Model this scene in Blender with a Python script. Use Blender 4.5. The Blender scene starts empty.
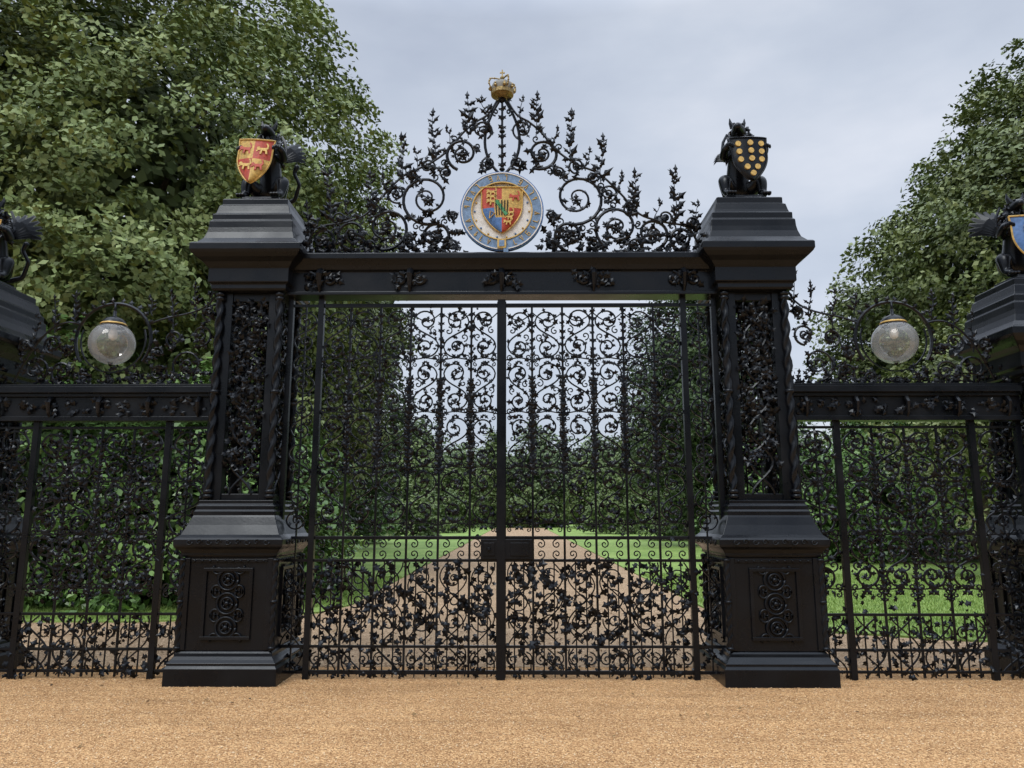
import bpy, math, random, bmesh
import numpy as np
from mathutils import Vector
random.seed(7)
R=random.Random(11)
sc=bpy.context.scene
COL=sc.collection

# ------------------------------------------------------------------ materials
def newmat(name):
    m=bpy.data.materials.new(name); m.use_nodes=True
    nt=m.node_tree; b=nt.nodes['Principled BSDF']
    return m,nt,b
def N(nt,t,**k):
    n=nt.nodes.new(t)
    for a,v in k.items(): setattr(n,a,v)
    return n
def ramp(nt,stops):
    n=nt.nodes.new('ShaderNodeValToRGB'); e=n.color_ramp.elements
    while len(e)>1: e.remove(e[-1])
    e[0].position=stops[0][0]; e[0].color=(*stops[0][1],1)
    for p,c in stops[1:]:
        x=e.new(p); x.color=(*c,1)
    return n
def simple(name,col,rough=.5,metal=0,bump=0,bscale=60,var=.0):
    m,nt,b=newmat(name)
    b.inputs['Roughness'].default_value=rough; b.inputs['Metallic'].default_value=metal
    tc=N(nt,'ShaderNodeTexCoord'); nz=N(nt,'ShaderNodeTexNoise'); nz.inputs['Scale'].default_value=bscale; nz.inputs['Detail'].default_value=4
    nt.links.new(tc.outputs['Object'],nz.inputs['Vector'])
    lo=tuple(c*(1-var) for c in col); hi=tuple(min(1,c*(1+var)) for c in col)
    rp=ramp(nt,[(.3,lo),(.7,hi)]); nt.links.new(nz.outputs['Fac'],rp.inputs['Fac']); nt.links.new(rp.outputs['Color'],b.inputs['Base Color'])
    if bump:
        bp=N(nt,'ShaderNodeBump'); bp.inputs['Strength'].default_value=bump; bp.inputs['Distance'].default_value=.01
        nt.links.new(nz.outputs['Fac'],bp.inputs['Height']); nt.links.new(bp.outputs['Normal'],b.inputs['Normal'])
    return m
def iron_mat():
    m,nt,b=newmat('black_painted_iron')
    tc=N(nt,'ShaderNodeTexCoord')
    n1=N(nt,'ShaderNodeTexNoise'); n1.inputs['Scale'].default_value=2.5; n1.inputs['Detail'].default_value=7
    n2=N(nt,'ShaderNodeTexNoise'); n2.inputs['Scale'].default_value=38; n2.inputs['Detail'].default_value=5
    for n in(n1,n2): nt.links.new(tc.outputs['Object'],n.inputs['Vector'])
    rp=ramp(nt,[(.35,(.003,.0038,.0058)),(.6,(.0055,.0066,.009)),(.75,(.010,.0112,.0135))])
    nt.links.new(n1.outputs['Fac'],rp.inputs['Fac']); nt.links.new(rp.outputs['Color'],b.inputs['Base Color'])
    rr=N(nt,'ShaderNodeMapRange'); rr.inputs['From Min'].default_value=.35; rr.inputs['From Max'].default_value=.65; rr.inputs['To Min'].default_value=.22; rr.inputs['To Max'].default_value=.36
    nt.links.new(n1.outputs['Fac'],rr.inputs['Value']); nt.links.new(rr.outputs['Result'],b.inputs['Roughness'])
    b.inputs['Specular IOR Level'].default_value=.27
    b.inputs['Specular Tint'].default_value=(.86,.93,1,1)
    bp=N(nt,'ShaderNodeBump'); bp.inputs['Strength'].default_value=.2; bp.inputs['Distance'].default_value=.004
    nt.links.new(n2.outputs['Fac'],bp.inputs['Height']); nt.links.new(bp.outputs['Normal'],b.inputs['Normal'])
    return m
IRON=iron_mat()
GOLD=simple('gold_leaf',(.28,.21,.09),.42,.6,.4,60,.45)
GOLDP=simple('gold_paint',(.50,.34,.10),.45,.2,.2,40,.3)
RED=simple('red_enamel',(.40,.055,.03),.4,0,.2,30,.25)
BLUE=simple('blue_enamel',(.06,.15,.36),.4,0,.2,30,.25)
GBLUE=simple('garter_blue',(.13,.22,.36),.45,0,.2,30,.3)
WHITE=simple('white_enamel',(.62,.63,.62),.5,0,.2,30,.15)
GREEN=simple('green_enamel',(.04,.22,.08),.4,0,.2,30,.2)
BARK=simple('bark',(.075,.06,.042),.9,0,1,18,.4)

def leafmat(name,stops,rough=.55):
    m,nt,b=newmat(name)
    at=N(nt,'ShaderNodeAttribute',attribute_name='tint')
    rp=ramp(nt,stops)
    nt.links.new(at.outputs['Fac'],rp.inputs['Fac'])
    nt.links.new(rp.outputs['Color'],b.inputs['Base Color'])
    b.inputs['Roughness'].default_value=rough
    b.inputs['Specular IOR Level'].default_value=.35
    return m
L_LIME=leafmat('lime_leaves',[(0,(.075,.115,.034)),(.5,(.16,.22,.072)),(1,(.30,.36,.15))])
L_DARK=leafmat('dark_leaves',[(0,(.02,.044,.014)),(.5,(.048,.085,.028)),(1,(.09,.14,.045))])
L_MID=leafmat('mid_leaves',[(0,(.05,.085,.027)),(.5,(.10,.15,.05)),(1,(.19,.245,.09))])
L_OAK=leafmat('oak_leaves',[(0,(.055,.085,.03)),(.5,(.12,.16,.055)),(1,(.23,.27,.105))])
L_FAR=leafmat('far_leaves',[(0,(.06,.095,.045)),(.5,(.11,.16,.075)),(1,(.17,.23,.11))])
L_OLIVE=leafmat('olive_leaves',[(0,(.07,.095,.032)),(.5,(.14,.175,.06)),(1,(.23,.27,.10))])
L_RHODO=leafmat('rhododendron_leaves',[(0,(.035,.07,.02)),(.5,(.085,.165,.045)),(1,(.19,.32,.08))],.35)

# ------------------------------------------------------------------ mesh builder
class MB:
    def __init__(s): s.v=[];s.f=[];s.m=[]
    def add(s,vs,fs,mi=0):
        o=len(s.v); s.v.extend([tuple(p) for p in vs])
        for f in fs: s.f.append(tuple(i+o for i in f)); s.m.append(mi)
    def box(s,x0,x1,y0,y1,z0,z1,mi=0):
        vs=[(x,y,z) for x in(x0,x1) for y in(y0,y1) for z in(z0,z1)]
        s.add(vs,[(0,1,3,2),(4,6,7,5),(0,4,5,1),(2,3,7,6),(0,2,6,4),(1,5,7,3)],mi)
    def tube(s,pts,r,n=5,r1=None,mi=0,cap=True):
        P=[Vector(p) for p in pts]; k=len(P)
        if k<2: return
        if r1 is None: r1=r
        vs=[];fs=[]
        for i,p in enumerate(P):
            t=(P[min(i+1,k-1)]-P[max(i-1,0)])
            if t.length<1e-7: t=Vector((0,0,1))
            t.normalize()
            ref=Vector((0,1,0)) if abs(t.y)<.85 else Vector((1,0,0))
            a=t.cross(ref).normalized(); b=a.cross(t)
            rr=r+(r1-r)*i/(k-1)
            for j in range(n):
                th=2*math.pi*j/n+math.pi/4
                vs.append(p+a*(rr*math.cos(th))+b*(rr*math.sin(th)))
        for i in range(k-1):
            for j in range(n):
                fs.append((i*n+j,i*n+(j+1)%n,(i+1)*n+(j+1)%n,(i+1)*n+j))
        if cap: fs.append(tuple(range(n))[::-1]); fs.append(tuple(range((k-1)*n,k*n)))
        s.add(vs,fs,mi)
    def sq(s,cx,cy,prof,mi=0):
        vs=[];fs=[]
        for h,z in prof:
            vs+=[(cx-h,cy-h,z),(cx+h,cy-h,z),(cx+h,cy+h,z),(cx-h,cy+h,z)]
        for i in range(len(prof)-1):
            for j in range(4): fs.append((i*4+j,i*4+(j+1)%4,i*4+4+(j+1)%4,i*4+4+j))
        fs.append((3,2,1,0)); k=len(prof)*4-4; fs.append((k,k+1,k+2,k+3))
        s.add(vs,fs,mi)
    def lathe(s,cx,cy,prof,n=20,mi=0):
        vs=[];fs=[]
        for r,z in prof:
            for j in range(n): vs.append((cx+r*math.cos(2*math.pi*j/n),cy+r*math.sin(2*math.pi*j/n),z))
        for i in range(len(prof)-1):
            for j in range(n): fs.append((i*n+j,i*n+(j+1)%n,i*n+n+(j+1)%n,i*n+n+j))
        s.add(vs,fs,mi)
    def twist(s,cx,cy,z0,z1,r,pitch=.34,mi=0):
        n=12;k=int((z1-z0)/.03)+1;vs=[];fs=[]
        for i in range(k):
            z=z0+(z1-z0)*i/(k-1)
            for j in range(n):
                a=2*math.pi*j/n
                rr=r*(1+.28*math.cos(2*(a-2*math.pi*z/pitch)))
                vs.append((cx+rr*math.cos(a),cy+rr*math.sin(a),z))
        for i in range(k-1):
            for j in range(n): fs.append((i*n+j,i*n+(j+1)%n,i*n+n+(j+1)%n,i*n+n+j))
        s.add(vs,fs,mi)
    def leaf(s,p,ang,L,tilt=.5,axis='y',mi=0,W=1.0):
        out=[(0,0),(-.30,.08),(-.20,.30),(-.48,.52),(-.20,.62),(0,1),(.20,.62),(.48,.52),(.20,.30),(.30,.08)]
        ca,sa=math.cos(ang),math.sin(ang)
        t1=R.uniform(-tilt,tilt);t2=R.uniform(-tilt,tilt)
        vs=[]
        for i,(a,b) in enumerate(out+[(0,.4)]):
            a*=W
            d=a*t1+b*t2+(.0 if i<10 else -.14)+(.10 if i in(3,7,5) else 0)
            x=(b*ca-a*sa)*L; z=(b*sa+a*ca)*L; d*=L
            if axis=='y': vs.append((p[0]+x,p[1]+d,p[2]+z))
            else: vs.append((p[0]+d,p[1]+x,p[2]+z))
        s.add(vs,[(i,(i+1)%10,10) for i in range(10)],mi)
    def ball(s,c,r,mi=0,sx=1,sy=1,sz=1,n=8):
        vs=[];fs=[];m=6
        for i in range(m+1):
            ph=math.pi*i/m
            for j in range(n):
                a=2*math.pi*j/n
                vs.append((c[0]+sx*r*math.sin(ph)*math.cos(a),c[1]+sy*r*math.sin(ph)*math.sin(a),c[2]-sz*r*math.cos(ph)))
        for i in range(m):
            for j in range(n): fs.append((i*n+j,i*n+(j+1)%n,i*n+n+(j+1)%n,i*n+n+j))
        s.add(vs,fs,mi)
    def obj(s,name,mats,parent=None,smooth=False,bevel=0):
        me=bpy.data.meshes.new(name); me.from_pydata(s.v,[],s.f); me.update()
        for m in (mats if isinstance(mats,list) else [mats]): me.materials.append(m)
        me.polygons.foreach_set('material_index',s.m)
        if smooth: me.polygons.foreach_set('use_smooth',[True]*len(s.f))
        o=bpy.data.objects.new(name,me); COL.objects.link(o)
        if parent: o.parent=parent
        if bevel:
            b=o.modifiers.new('bevel','BEVEL'); b.width=bevel; b.segments=2; b.limit_method='ANGLE'; b.angle_limit=math.radians(40)
        return o
def empty(name,loc=(0,0,0)):
    e=bpy.data.objects.new(name,None); e.empty_display_size=.3; COL.objects.link(e); e.location=loc; return e

def spiral(cx,cz,Rr,a0,turns,d,y=0,inner=.14,n=26):
    P=[]
    for i in range(n+1):
        t=i/n; r=Rr*(1-(1-inner)*t**.85); a=a0+d*2*math.pi*turns*t
        P.append((cx+r*math.cos(a),y,cz+r*math.sin(a)))
    return P
def bez(p0,p1,p2,p3,n=12,y=0):
    o=[]
    for i in range(n+1):
        t=i/n;u=1-t
        o.append((u**3*p0[0]+3*u*u*t*p1[0]+3*u*t*t*p2[0]+t**3*p3[0],y,u**3*p0[1]+3*u*u*t*p1[1]+3*u*t*t*p2[1]+t**3*p3[1]))
    return o
def s_scroll(m,xm,z,h,Rr,sg,r=.0112,y=0,leaves=4,L=.06,mi=0):
    z+=R.uniform(-.012,.012); Rr*=R.uniform(.93,1.03)
    A=spiral(xm,z,Rr,math.pi if sg>0 else 0,1.35,-sg,y)
    B=spiral(xm,z-h,Rr,0 if sg>0 else math.pi,1.35,-sg,y)
    C=bez((xm-sg*Rr,z),(xm-sg*Rr,z-h*.5),(xm+sg*Rr,z-h*.5),(xm+sg*Rr,z-h),10,y)
    m.tube(A[::-1]+C[1:-1]+B,r,4)
    for E_ in(A[-1],B[-1]):
        m.ball(E_,r*1.8,n=6)
        a0=R.uniform(0,6.28)
        for q in range(3): m.leaf((E_[0],y-.01,E_[2]),a0+q*2.1,L*.75,.5)
    P=A[2:20]+C+B[2:20]
    for i in range(leaves):
        p=P[int((i+R.uniform(.2,.8))*len(P)/leaves)%len(P)]
        m.leaf((p[0],p[1]+R.uniform(-.015,.01),p[2]),R.uniform(0,6.28),L*R.uniform(.7,1.25),.6)
    for s2 in(-1,1):
        cc=spiral(xm+s2*Rr*.62,z-h*.5+(.12*h*s2*sg),Rr*.36,math.pi*(.5 if s2*sg>0 else 1.5),1.1,s2,y,n=12)
        m.tube(cc,r*.8,4)
def spire(m,x,z0,z1,y=0,L=.085,lean=0,n=None,r=.008):
    b_=R.uniform(-.02,.02)
    pts=[(x+lean*(i/8)**1.5+b_*math.sin(i*.8),y,z0+(z1-z0)*i/8) for i in range(9)]
    m.tube(pts,r,4,r*.5)
    k=n or int((z1-z0)/.065)
    for i in range(k):
        t=(i+.5)/k; p=pts[min(8,int(t*8))]
        pz=z0+(z1-z0)*t; ll=L*(1.15-.45*t)
        for s2 in(-1,1):
            if R.random()<.12: continue
            m.leaf((p[0],y,pz+R.uniform(-.02,.02)),math.pi/2-s2*R.uniform(.35,.95),ll*R.uniform(.7,1.35),.5,W=.55)
    m.leaf((pts[-1][0],y,z1-.02),math.pi/2,L*1.0,.2,W=.5)

# ------------------------------------------------------------------ pillars
PY=.19
def pillar(cx,drop):
    e=empty('gate_pillar',(cx,PY,0))
    def fin(m,nm,**k):
        o=m.obj(nm,IRON,e,**k); o.location=(-cx,-PY,0); return o
    m=MB()
    m.sq(cx,PY,[(.575,-.02),(.575,.17),(.555,.20),(.56,.22),(.53,.25),(.505,.28),(.50,.31),(.485,.33)])
    m.sq(cx,PY,[(.475,.33),(.475,1.27)])
    m.sq(cx,PY,[(.485,1.27),(.50,1.29),(.50,1.31),(.53,1.35),(.565,1.38),(.57,1.40),(.57,1.45),(.555,1.47),(.52,1.50),(.475,1.60),(.445,1.68),(.435,1.70),(.435,1.74),(.42,1.76),(.42,1.80),(.40,1.82),(.40,1.86)])
    fin(m,'plinth',bevel=.006)
    m=MB(); F=.475
    z0,z1=.40,1.20
    for face in range(4):
        def put(b,w,d0,d1,za,zb):
            if face==0: m.box(cx+b-w,cx+b+w,PY-F-d1,PY-F-d0,za,zb)
            if face==1: m.box(cx+b-w,cx+b+w,PY+F+d0,PY+F+d1,za,zb)
            if face==2: m.box(cx-F-d1,cx-F-d0,PY+b-w,PY+b+w,za,zb)
            if face==3: m.box(cx+F+d0,cx+F+d1,PY+b-w,PY+b+w,za,zb)
        put(-.24,.018,-.01,.025,z0+.07,z1-.07); put(.24,.018,-.01,.025,z0+.07,z1-.07)
        put(0,.258,-.01,.028,z0+.04,z0+.075); put(0,.258,-.01,.028,z1-.075,z1-.04)
        put(-.44,.034,-.01,.02,.34,1.26); put(.44,.034,-.01,.02,.34,1.26)
        put(0,.40,-.01,.012,1.215,1.25)
    fin(m,'die_frames',bevel=.004)
    m=MB()
    for face in range(4):
        def pt(u,d,z):
            if face==0: return (cx+u,PY-F-d,z)
            if face==1: return (cx+u,PY+F+d,z)
            if face==2: return (cx-F-d,PY+u,z)
            return (cx+F+d,PY+u,z)
        for k in range(3):
            zc=.56+k*.24
            for rr in(.105,.06):
                m.tube([pt(rr*math.cos(a*math.pi/9),.014,zc+rr*math.sin(a*math.pi/9)) for a in range(19)],.014,5)
            for q in range(4):
                a=math.pi/4+q*math.pi/2
                sp=spiral(.15*math.cos(a)*1.05,zc+.14*math.sin(a),.06,a,1.2,1 if q%2 else -1)
                m.tube([pt(p[0],.012,p[2]) for p in sp],.012,4)
            m.ball(pt(0,.012,zc),.028)
            for q in range(5):
                a=q*1.257; m.ball(pt(.038*math.cos(a),.012,zc+.038*math.sin(a)),.012,n=6)
        for k in range(10):
            m.ball(pt(-.36+k*.08,.01,1.30-.068),.016,n=6)
        for k in range(-4,5):
            sp=spiral(k*.10,1.425,.036,0,1.2,1 if k%2 else -1,n=12)
            m.tube([pt(p[0],.098,p[2]) for p in sp],.008,4)
    for sx in(-1,1):
        for sy in(-1,1):
            m.twist(cx+sx*.485,PY+sy*.485,.34,1.26,.028,.2)
            for zz in(.36,.82,1.24): m.ball((cx+sx*.485,PY+sy*.485,zz),.042,sz=.6)
    fin(m,'die_relief',smooth=True)
    top=4.18-drop; m=MB()
    for sx in(-1,1):
        for sy in(-1,1):
            x=cx+sx*.26;y=PY+sy*.26
            m.box(x-.055,x+.055,y-.055,y+.055,1.86,top)
    for sx in(-1,1):
        m.box(cx-.205,cx+.205,PY+sx*.27-.03,PY+sx*.27+.03,1.86,1.93)
        m.box(cx-.205,cx+.205,PY+sx*.27-.03,PY+sx*.27+.03,top-.10,top)
        m.box(cx+sx*.27-.03,cx+sx*.27+.03,PY-.205,PY+.205,1.86,1.93)
        m.box(cx+sx*.27-.03,cx+sx*.27+.03,PY-.205,PY+.205,top-.10,top)
    fin(m,'shaft_frame',bevel=.006)
    m=MB()
    for sx in(-1,1):
        for sy in(-1,1):
            x=cx+sx*.335;y=PY+sy*.335
            m.twist(x,y,1.93,top-.07,.040,.42)
            for zz in(1.90,1.95,(1.9+top)/2,top-.08,top-.03):
                m.lathe(x,y,[(.03,zz-.03),(.055,zz-.015),(.055,zz+.015),(.03,zz+.03)],12)
    fin(m,'twisted_columns',smooth=True)
    m=MB()
    for face in range(4):
        ax='y' if face<2 else 'x'
        def pt(u,z,d=0):
            if face==0: return (cx+u,PY-.285-d,z)
            if face==1: return (cx+u,PY+.285+d,z)
            if face==2: return (cx-.285-d,PY+u,z)
            return (cx+.285+d,PY+u,z)
        for ph in(0,math.pi):
            m.tube([pt(.12*math.sin(z*9+ph),z,.015) for z in np.arange(1.93,top-.1,.05)],.014,5)
        m.tube([pt(0,1.9),pt(0,top-.1)],.012,4)
        nL=int((top-2.2)*(220 if face==0 else 150))
        for i in range(nL):
            z=2.2+(top-2.32)*(R.random()**.85)
            m.leaf(pt(R.uniform(-.185,.185),z,R.uniform(-.03,.04)),R.uniform(0,6.28),R.uniform(.05,.10),.9,ax)
        for i in range(26):
            m.leaf(pt(R.uniform(-.16,.16),R.uniform(1.93,2.3),R.uniform(-.02,.02)),R.uniform(0,6.28),R.uniform(.04,.06),.8,ax)
        if face==0:
            for k in range(int((top-2.3)/.3)):
                z=2.35+k*.3+R.uniform(-.04,.04); u=.09*(1 if k%2 else -1)
                for q in range(5): m.leaf(pt(u,z,.045),q*1.257+R.uniform(-.3,.3),.08,.5,ax)
    fin(m,'vine_panels')
    m=MB(); q=-drop
    m.sq(cx,PY,[(.40,4.18+q),(.42,4.20+q),(.42,4.25+q),(.45,4.27+q),(.45,4.43+q),(.47,4.45+q),(.50,4.49+q),(.56,4.53+q),(.60,4.57+q),(.615,4.60+q),(.615,4.67+q),(.60,4.685+q),(.56,4.70+q),(.51,4.76+q),(.485,4.84+q),(.475,4.90+q),(.47,4.98+q),(.45,5.0+q),(.45,5.07+q),(.425,5.085+q),(.415,5.12+q),(.40,5.19+q),(.375,5.21+q),(.375,5.28+q),(.36,5.29+q)])
    m.sq(cx,PY,[(.25,5.285+q),(.25,5.34+q),(.22,5.36+q),(.22,5.38+q)])
    fin(m,'capital',bevel=.006)
    return e
PX=2.83; OX=6.10; DR=.97
pillar(-PX,0); pillar(PX,0); pillar(-OX,DR); pillar(OX,DR)

# ------------------------------------------------------------------ shields & beasts
LION=[(-.5,.15),(-.42,.3),(-.28,.32),(-.2,.2),(.25,.2),(.38,.25),(.35,.45),(.25,.55),(.3,.62),(.45,.52),(.5,.2),(.38,.05),(.45,-.3),(.3,-.3),(.25,-.05),(.0,-.02),(-.05,-.3),(-.2,-.3),(-.15,0),(-.3,.02),(-.47,-.12),(-.52,-.02),(-.4,.08)]
def sh_w(v): return 1.0 if v<.38 else max(0.0,math.cos((v-.38)/.62*math.pi/2))**.72
def shield(kind,w,h):
    m=MB(); nu,nv=16,22
    mats=[IRON,RED,GOLDP,BLUE,WHITE,GREEN]
    def pt(u,v,off=0):
        return (u*w/2*sh_w(v)*(1+.06*max(0,.12-v)/.12*abs(u)), -.05*(1-u*u)-off, h/2-v*h+ (.02*abs(u)**2 if v<.05 else 0))
    def pick(u,v):
        if kind=='wales': return 1 if (u<0)!=(v<.46) else 2
        if kind=='cornwall': return 0
        if kind=='gold': return 2
        if kind=='blue': return 3
        if kind=='royal':
            if abs(u)<.34 and .28<v<.66: return 2
            if v<.46: return 1 if u<0 else 2
            return 3 if u<0 else 1
    vs=[];fs=[]
    for i in range(nv+1):
        for j in range(nu+1): vs.append(pt(-1+2*j/nu,i/nv*.995))
    for i in range(nv):
        for j in range(nu):
            a=i*(nu+1)+j
            fs.append(((a,a+nu+1,a+nu+2,a+1),pick(-1+2*(j+.5)/nu,(i+.5)/nv)))
    m.v.extend(vs)
    for f,mi in fs: m.f.append(f); m.m.append(mi)
    m.add([(pt(u,v)[0],.012,pt(u,v)[2]) for u,v in [(-1,0),(1,0),(1,.4),(.98,.6),(.9,.8),(0,.995),(-.9,.8),(-.98,.6),(-1,.4)]],[tuple(range(9))],0)
    rim=[pt(-1+2*j/12,0,.004) for j in range(13)]+[pt(1,i/16*.995,.004) for i in range(1,17)]+[pt(-1,1-.005-i/16*.995,.004) for i in range(1,17)]
    m.tube(rim,.009,6,mi=0 if kind=='cornwall' else 2)
    def lion(u,v,s,mi,flip=1):
        c=pt(u,v,.010)
        pts=[(c[0]+flip*x*s,c[1]-.004,c[2]+z*s) for x,z in LION]
        back=[(a,b+.012,cz) for a,b,cz in pts]; n=len(pts)
        m.add(pts+back,[tuple(range(n))]+[(i,(i+1)%n,n+(i+1)%n,n+i) for i in range(n)],mi)
    if kind=='wales':
        for u in(-.5,.5):
            for v in(.25,.64):
                base=pick(u,v); lion(u*(1 if v<.5 else .85),v,w*.36,1 if base==2 else 2)
    if kind=='cornwall':
        rows=[(.13,[-.66,0,.66]),(.32,[-.64,0,.64]),(.51,[-.62,0,.62]),(.70,[-.38,.38]),(.86,[0])]
        for v,us in rows:
            for u in us:
                c=pt(u,v,.006); rr=w*.082
                vs=[(c[0]+rr*math.cos(a*math.pi/7),c[1]-.006,c[2]+rr*math.sin(a*math.pi/7)) for a in range(14)]
                bk=[(x,y+.026,z) for x,y,z in vs]
                m.add(vs+bk,[tuple(range(14))]+[(i,(i+1)%14,14+(i+1)%14,14+i) for i in range(14)],2)
    if kind=='gold':
        lion(0,.3,w*.6,1); lion(0,.62,w*.45,1)
    if kind=='blue':
        lion(0,.3,w*.5,2); lion(0,.62,w*.42,2)
    if kind=='royal':
        for v in(.1,.2,.31): lion(-.5,v+.02,w*.26,2)
        lion(.62,.22,w*.27,1)
        c=pt(-.55,.62,.01)
        m.tube([(c[0]-.03,c[1],c[2]-.04),(c[0]-.02,c[1],c[2]+.05),(c[0]+.03,c[1],c[2]+.02),(c[0]-.03,c[1],c[2]-.04)],.006,5,mi=2)
        for v in(.58,.68,.79): lion(.45,v,w*.2,2)
        for k in range(5):
            x=-.30+k*.15
            m.add([pt(x-.03,.30,.012),pt(x+.03,.30,.012),pt(x+.03,.64,.012),pt(x-.03,.64,.012)],[(0,3,2,1)],0)
        m.add([pt(-.34,.33,.016),pt(-.22,.28,.016),pt(.34,.60,.016),pt(.22,.65,.016)],[(0,3,2,1)],5)
    return m,mats

def skin_obj(name,V,E,RAD,parent,root=0,lvl=2):
    me=bpy.data.meshes.new(name); me.from_pydata(V,E,[]); me.update(); me.materials.append(IRON)
    o=bpy.data.objects.new(name,me); COL.objects.link(o); o.parent=parent
    sk=o.modifiers.new('skin','SKIN'); sk.use_smooth_shade=True
    for i,d in enumerate(me.skin_vertices[0].data):
        d.radius=(RAD[i],RAD[i]); d.use_root=(i==root)
    sb=o.modifiers.new('sub','SUBSURF'); sb.levels=lvl; sb.render_levels=lvl
    return o
def beast(cx,zb,kind,rot=0,wings=(1,1),turn=0,tilt=0,name='heraldic_beast_statue'):
    e=empty(name,(cx,PY,zb)); e.rotation_euler=(0,0,rot); e.scale=(1.14,1.14,1.16)
    V=[(0,.13,.16),(0,.12,.32),(0,.07,.50),(0,.03,.62),(0,.0,.70),(turn*.03,-.05,.77),(turn*.08,-.15,.755),(turn*.10,-.21,.735)]
    E=[(i,i+1) for i in range(7)]; RD=[.12,.115,.125,.10,.08,.085,.055,.032]
    for s in(-1,1):
        b=len(V)
        V+=[(s*.11,.10,.15),(s*.20,-.04,.24),(s*.19,-.05,.08),(s*.18,-.14,.03)]; RD+=[.09,.075,.045,.04]
        E+=[(0,b),(b,b+1),(b+1,b+2),(b+2,b+3)]
        b=len(V)
        V+=[(s*.12,.02,.55),(s*.20,-.04,.46),(s*.215,-.14,.50),(s*.19,-.20,.53)]; RD+=[.065,.05,.038,.04]
        E+=[(3,b),(b,b+1),(b+1,b+2),(b+2,b+3)]
    b=len(V)
    V+=[(.08,.24,.08),(.22,.26,.14),(.28,.22,.30),(.22,.20,.42),(.26,.20,.52)]; RD+=[.035,.025,.02,.022,.035]
    E+=[(0,b)]+[(b+i,b+i+1) for i in range(4)]
    skin_obj('body',V,E,RD,e)
    m=MB()
    for s in(-1,1):
        m.tube([(turn*.03+s*.05,-.03,.81),(turn*.03+s*.075,-.03,.86),(turn*.03+s*.08,-.03,.91)],.034,6,.004)
        m.ball((turn*.06+s*.045,-.135,.795),.014,n=6)
        for k in range(5): m.ball((s*.19+(k-2)*.018,-.235,.52-abs(k-2)*.008),.014,n=6,sz=1.7)
        for k in range(3): m.ball((s*.18+(k-1)*.03,-.19,.02),.022,n=6,sy=1.6)
    for i in range(80):
        a=R.uniform(0,6.28); z=R.uniform(.52,.82); rr=.09+.06*(.84-z)/.3
        x=rr*math.cos(a); y=.02+rr*math.sin(a)
        m.leaf((x,y,z),-math.pi/2+R.uniform(-.5,.5),.10,.9,W=.6)
    for s,on in((-1,wings[0]),(1,wings[1])):
        if not on: continue
        for k in range(10):
            a=math.radians(18+k*11) ; L=(.40-.018*abs(k-4)*1.5)*on
            b0=(s*(.09),.14,.52); tip=(s*(.09+L*math.cos(a)*.95),.20+.03*k/10,.52+L*math.sin(a)*.85-.05)
            mid=((b0[0]+tip[0])/2+s*.03,.18,(b0[2]+tip[2])/2+.04)
            wv=.034
            px=-math.sin(a)*s*wv; pz=math.cos(a)*wv
            m.add([(b0[0]-px*.4,b0[1]-.006*k,b0[2]-pz*.4),(mid[0]-px,mid[1]-.004*k,mid[2]-pz),(tip[0]-px*.5,tip[1],tip[2]-pz*.5),tip,(tip[0]+px*.5,tip[1],tip[2]+pz*.5),(mid[0]+px,mid[1]-.014-.004*k,mid[2]+pz),(b0[0]+px*.4,b0[1]-.006*k,b0[2]+pz*.4)],[tuple(range(7))],0)
        m.tube([(s*.06,.12,.48),(s*.14,.15,.62),(s*.12,.17,.74),(s*.07,.18,.84)],.03,6,.012)
    m.obj('head_mane_and_wings',IRON,e)
    ms,mats=shield(kind,.36,.46)
    o=ms.obj('shield',mats,e); o.location=(tilt*-.04,-.235,.345)
    o.rotation_euler=(math.radians(-4),math.radians(tilt*5),0)
    return e
beast(-PX-.02,5.38,'wales',math.radians(-4),(0,.95),turn=.4,tilt=1)
beast(PX+.04,5.38,'cornwall',math.radians(3),(.5,.0),turn=-.9,tilt=-.3)
beast(-OX,5.38-DR,'gold',math.radians(8),(1,1.15),turn=.5)
beast(OX,5.38-DR,'blue',math.radians(-8),(1.15,1),turn=-.5)

# ------------------------------------------------------------------ main gates
G=empty('wrought_iron_gates')
m=MB()
IN=2.43
prof=[(-.13,4.155),(-.13,4.19),(-.10,4.20),(-.10,4.43),(-.13,4.45),(-.15,4.50),(-.18,4.54),(-.20,4.56),(-.20,4.62),(-.17,4.64)]
n=len(prof); x0,x1=-IN,IN
vs=[]
for X in(x0,x1):
    for y,z in prof: vs.append((X,y,z))
    for y,z in prof[::-1]: vs.append((X,-y,z))
k=2*n; fs=[(i,(i+1)%k,k+(i+1)%k,k+i) for i in range(k)]+[tuple(range(k))[::-1],tuple(range(k,2*k))]
m.add(vs,fs); m.obj('lintel',IRON,G,bevel=.004)
m=MB()
for X in(-2.06,-1.04,0,1.04,2.06):
    for s in(-1,1):
        m.tube([(X+s*.12+p[0]*1,-.12,4.34+p[2]) for p in spiral(0,0,.08,math.pi/2,1.3,s)],.018,5)
        for i in range(10): m.leaf((X+s*R.uniform(.0,.2),-.125+R.uniform(-.02,.01),4.33+R.uniform(-.06,.07)),R.uniform(0,6.28),.09,.7)
    m.tube([(X,-.12,4.43),(X,-.19,4.38),(X,-.16,4.26),(X,-.12,4.19)],.045,6,.012)
m.obj('lintel_foliage',IRON,G)

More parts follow.
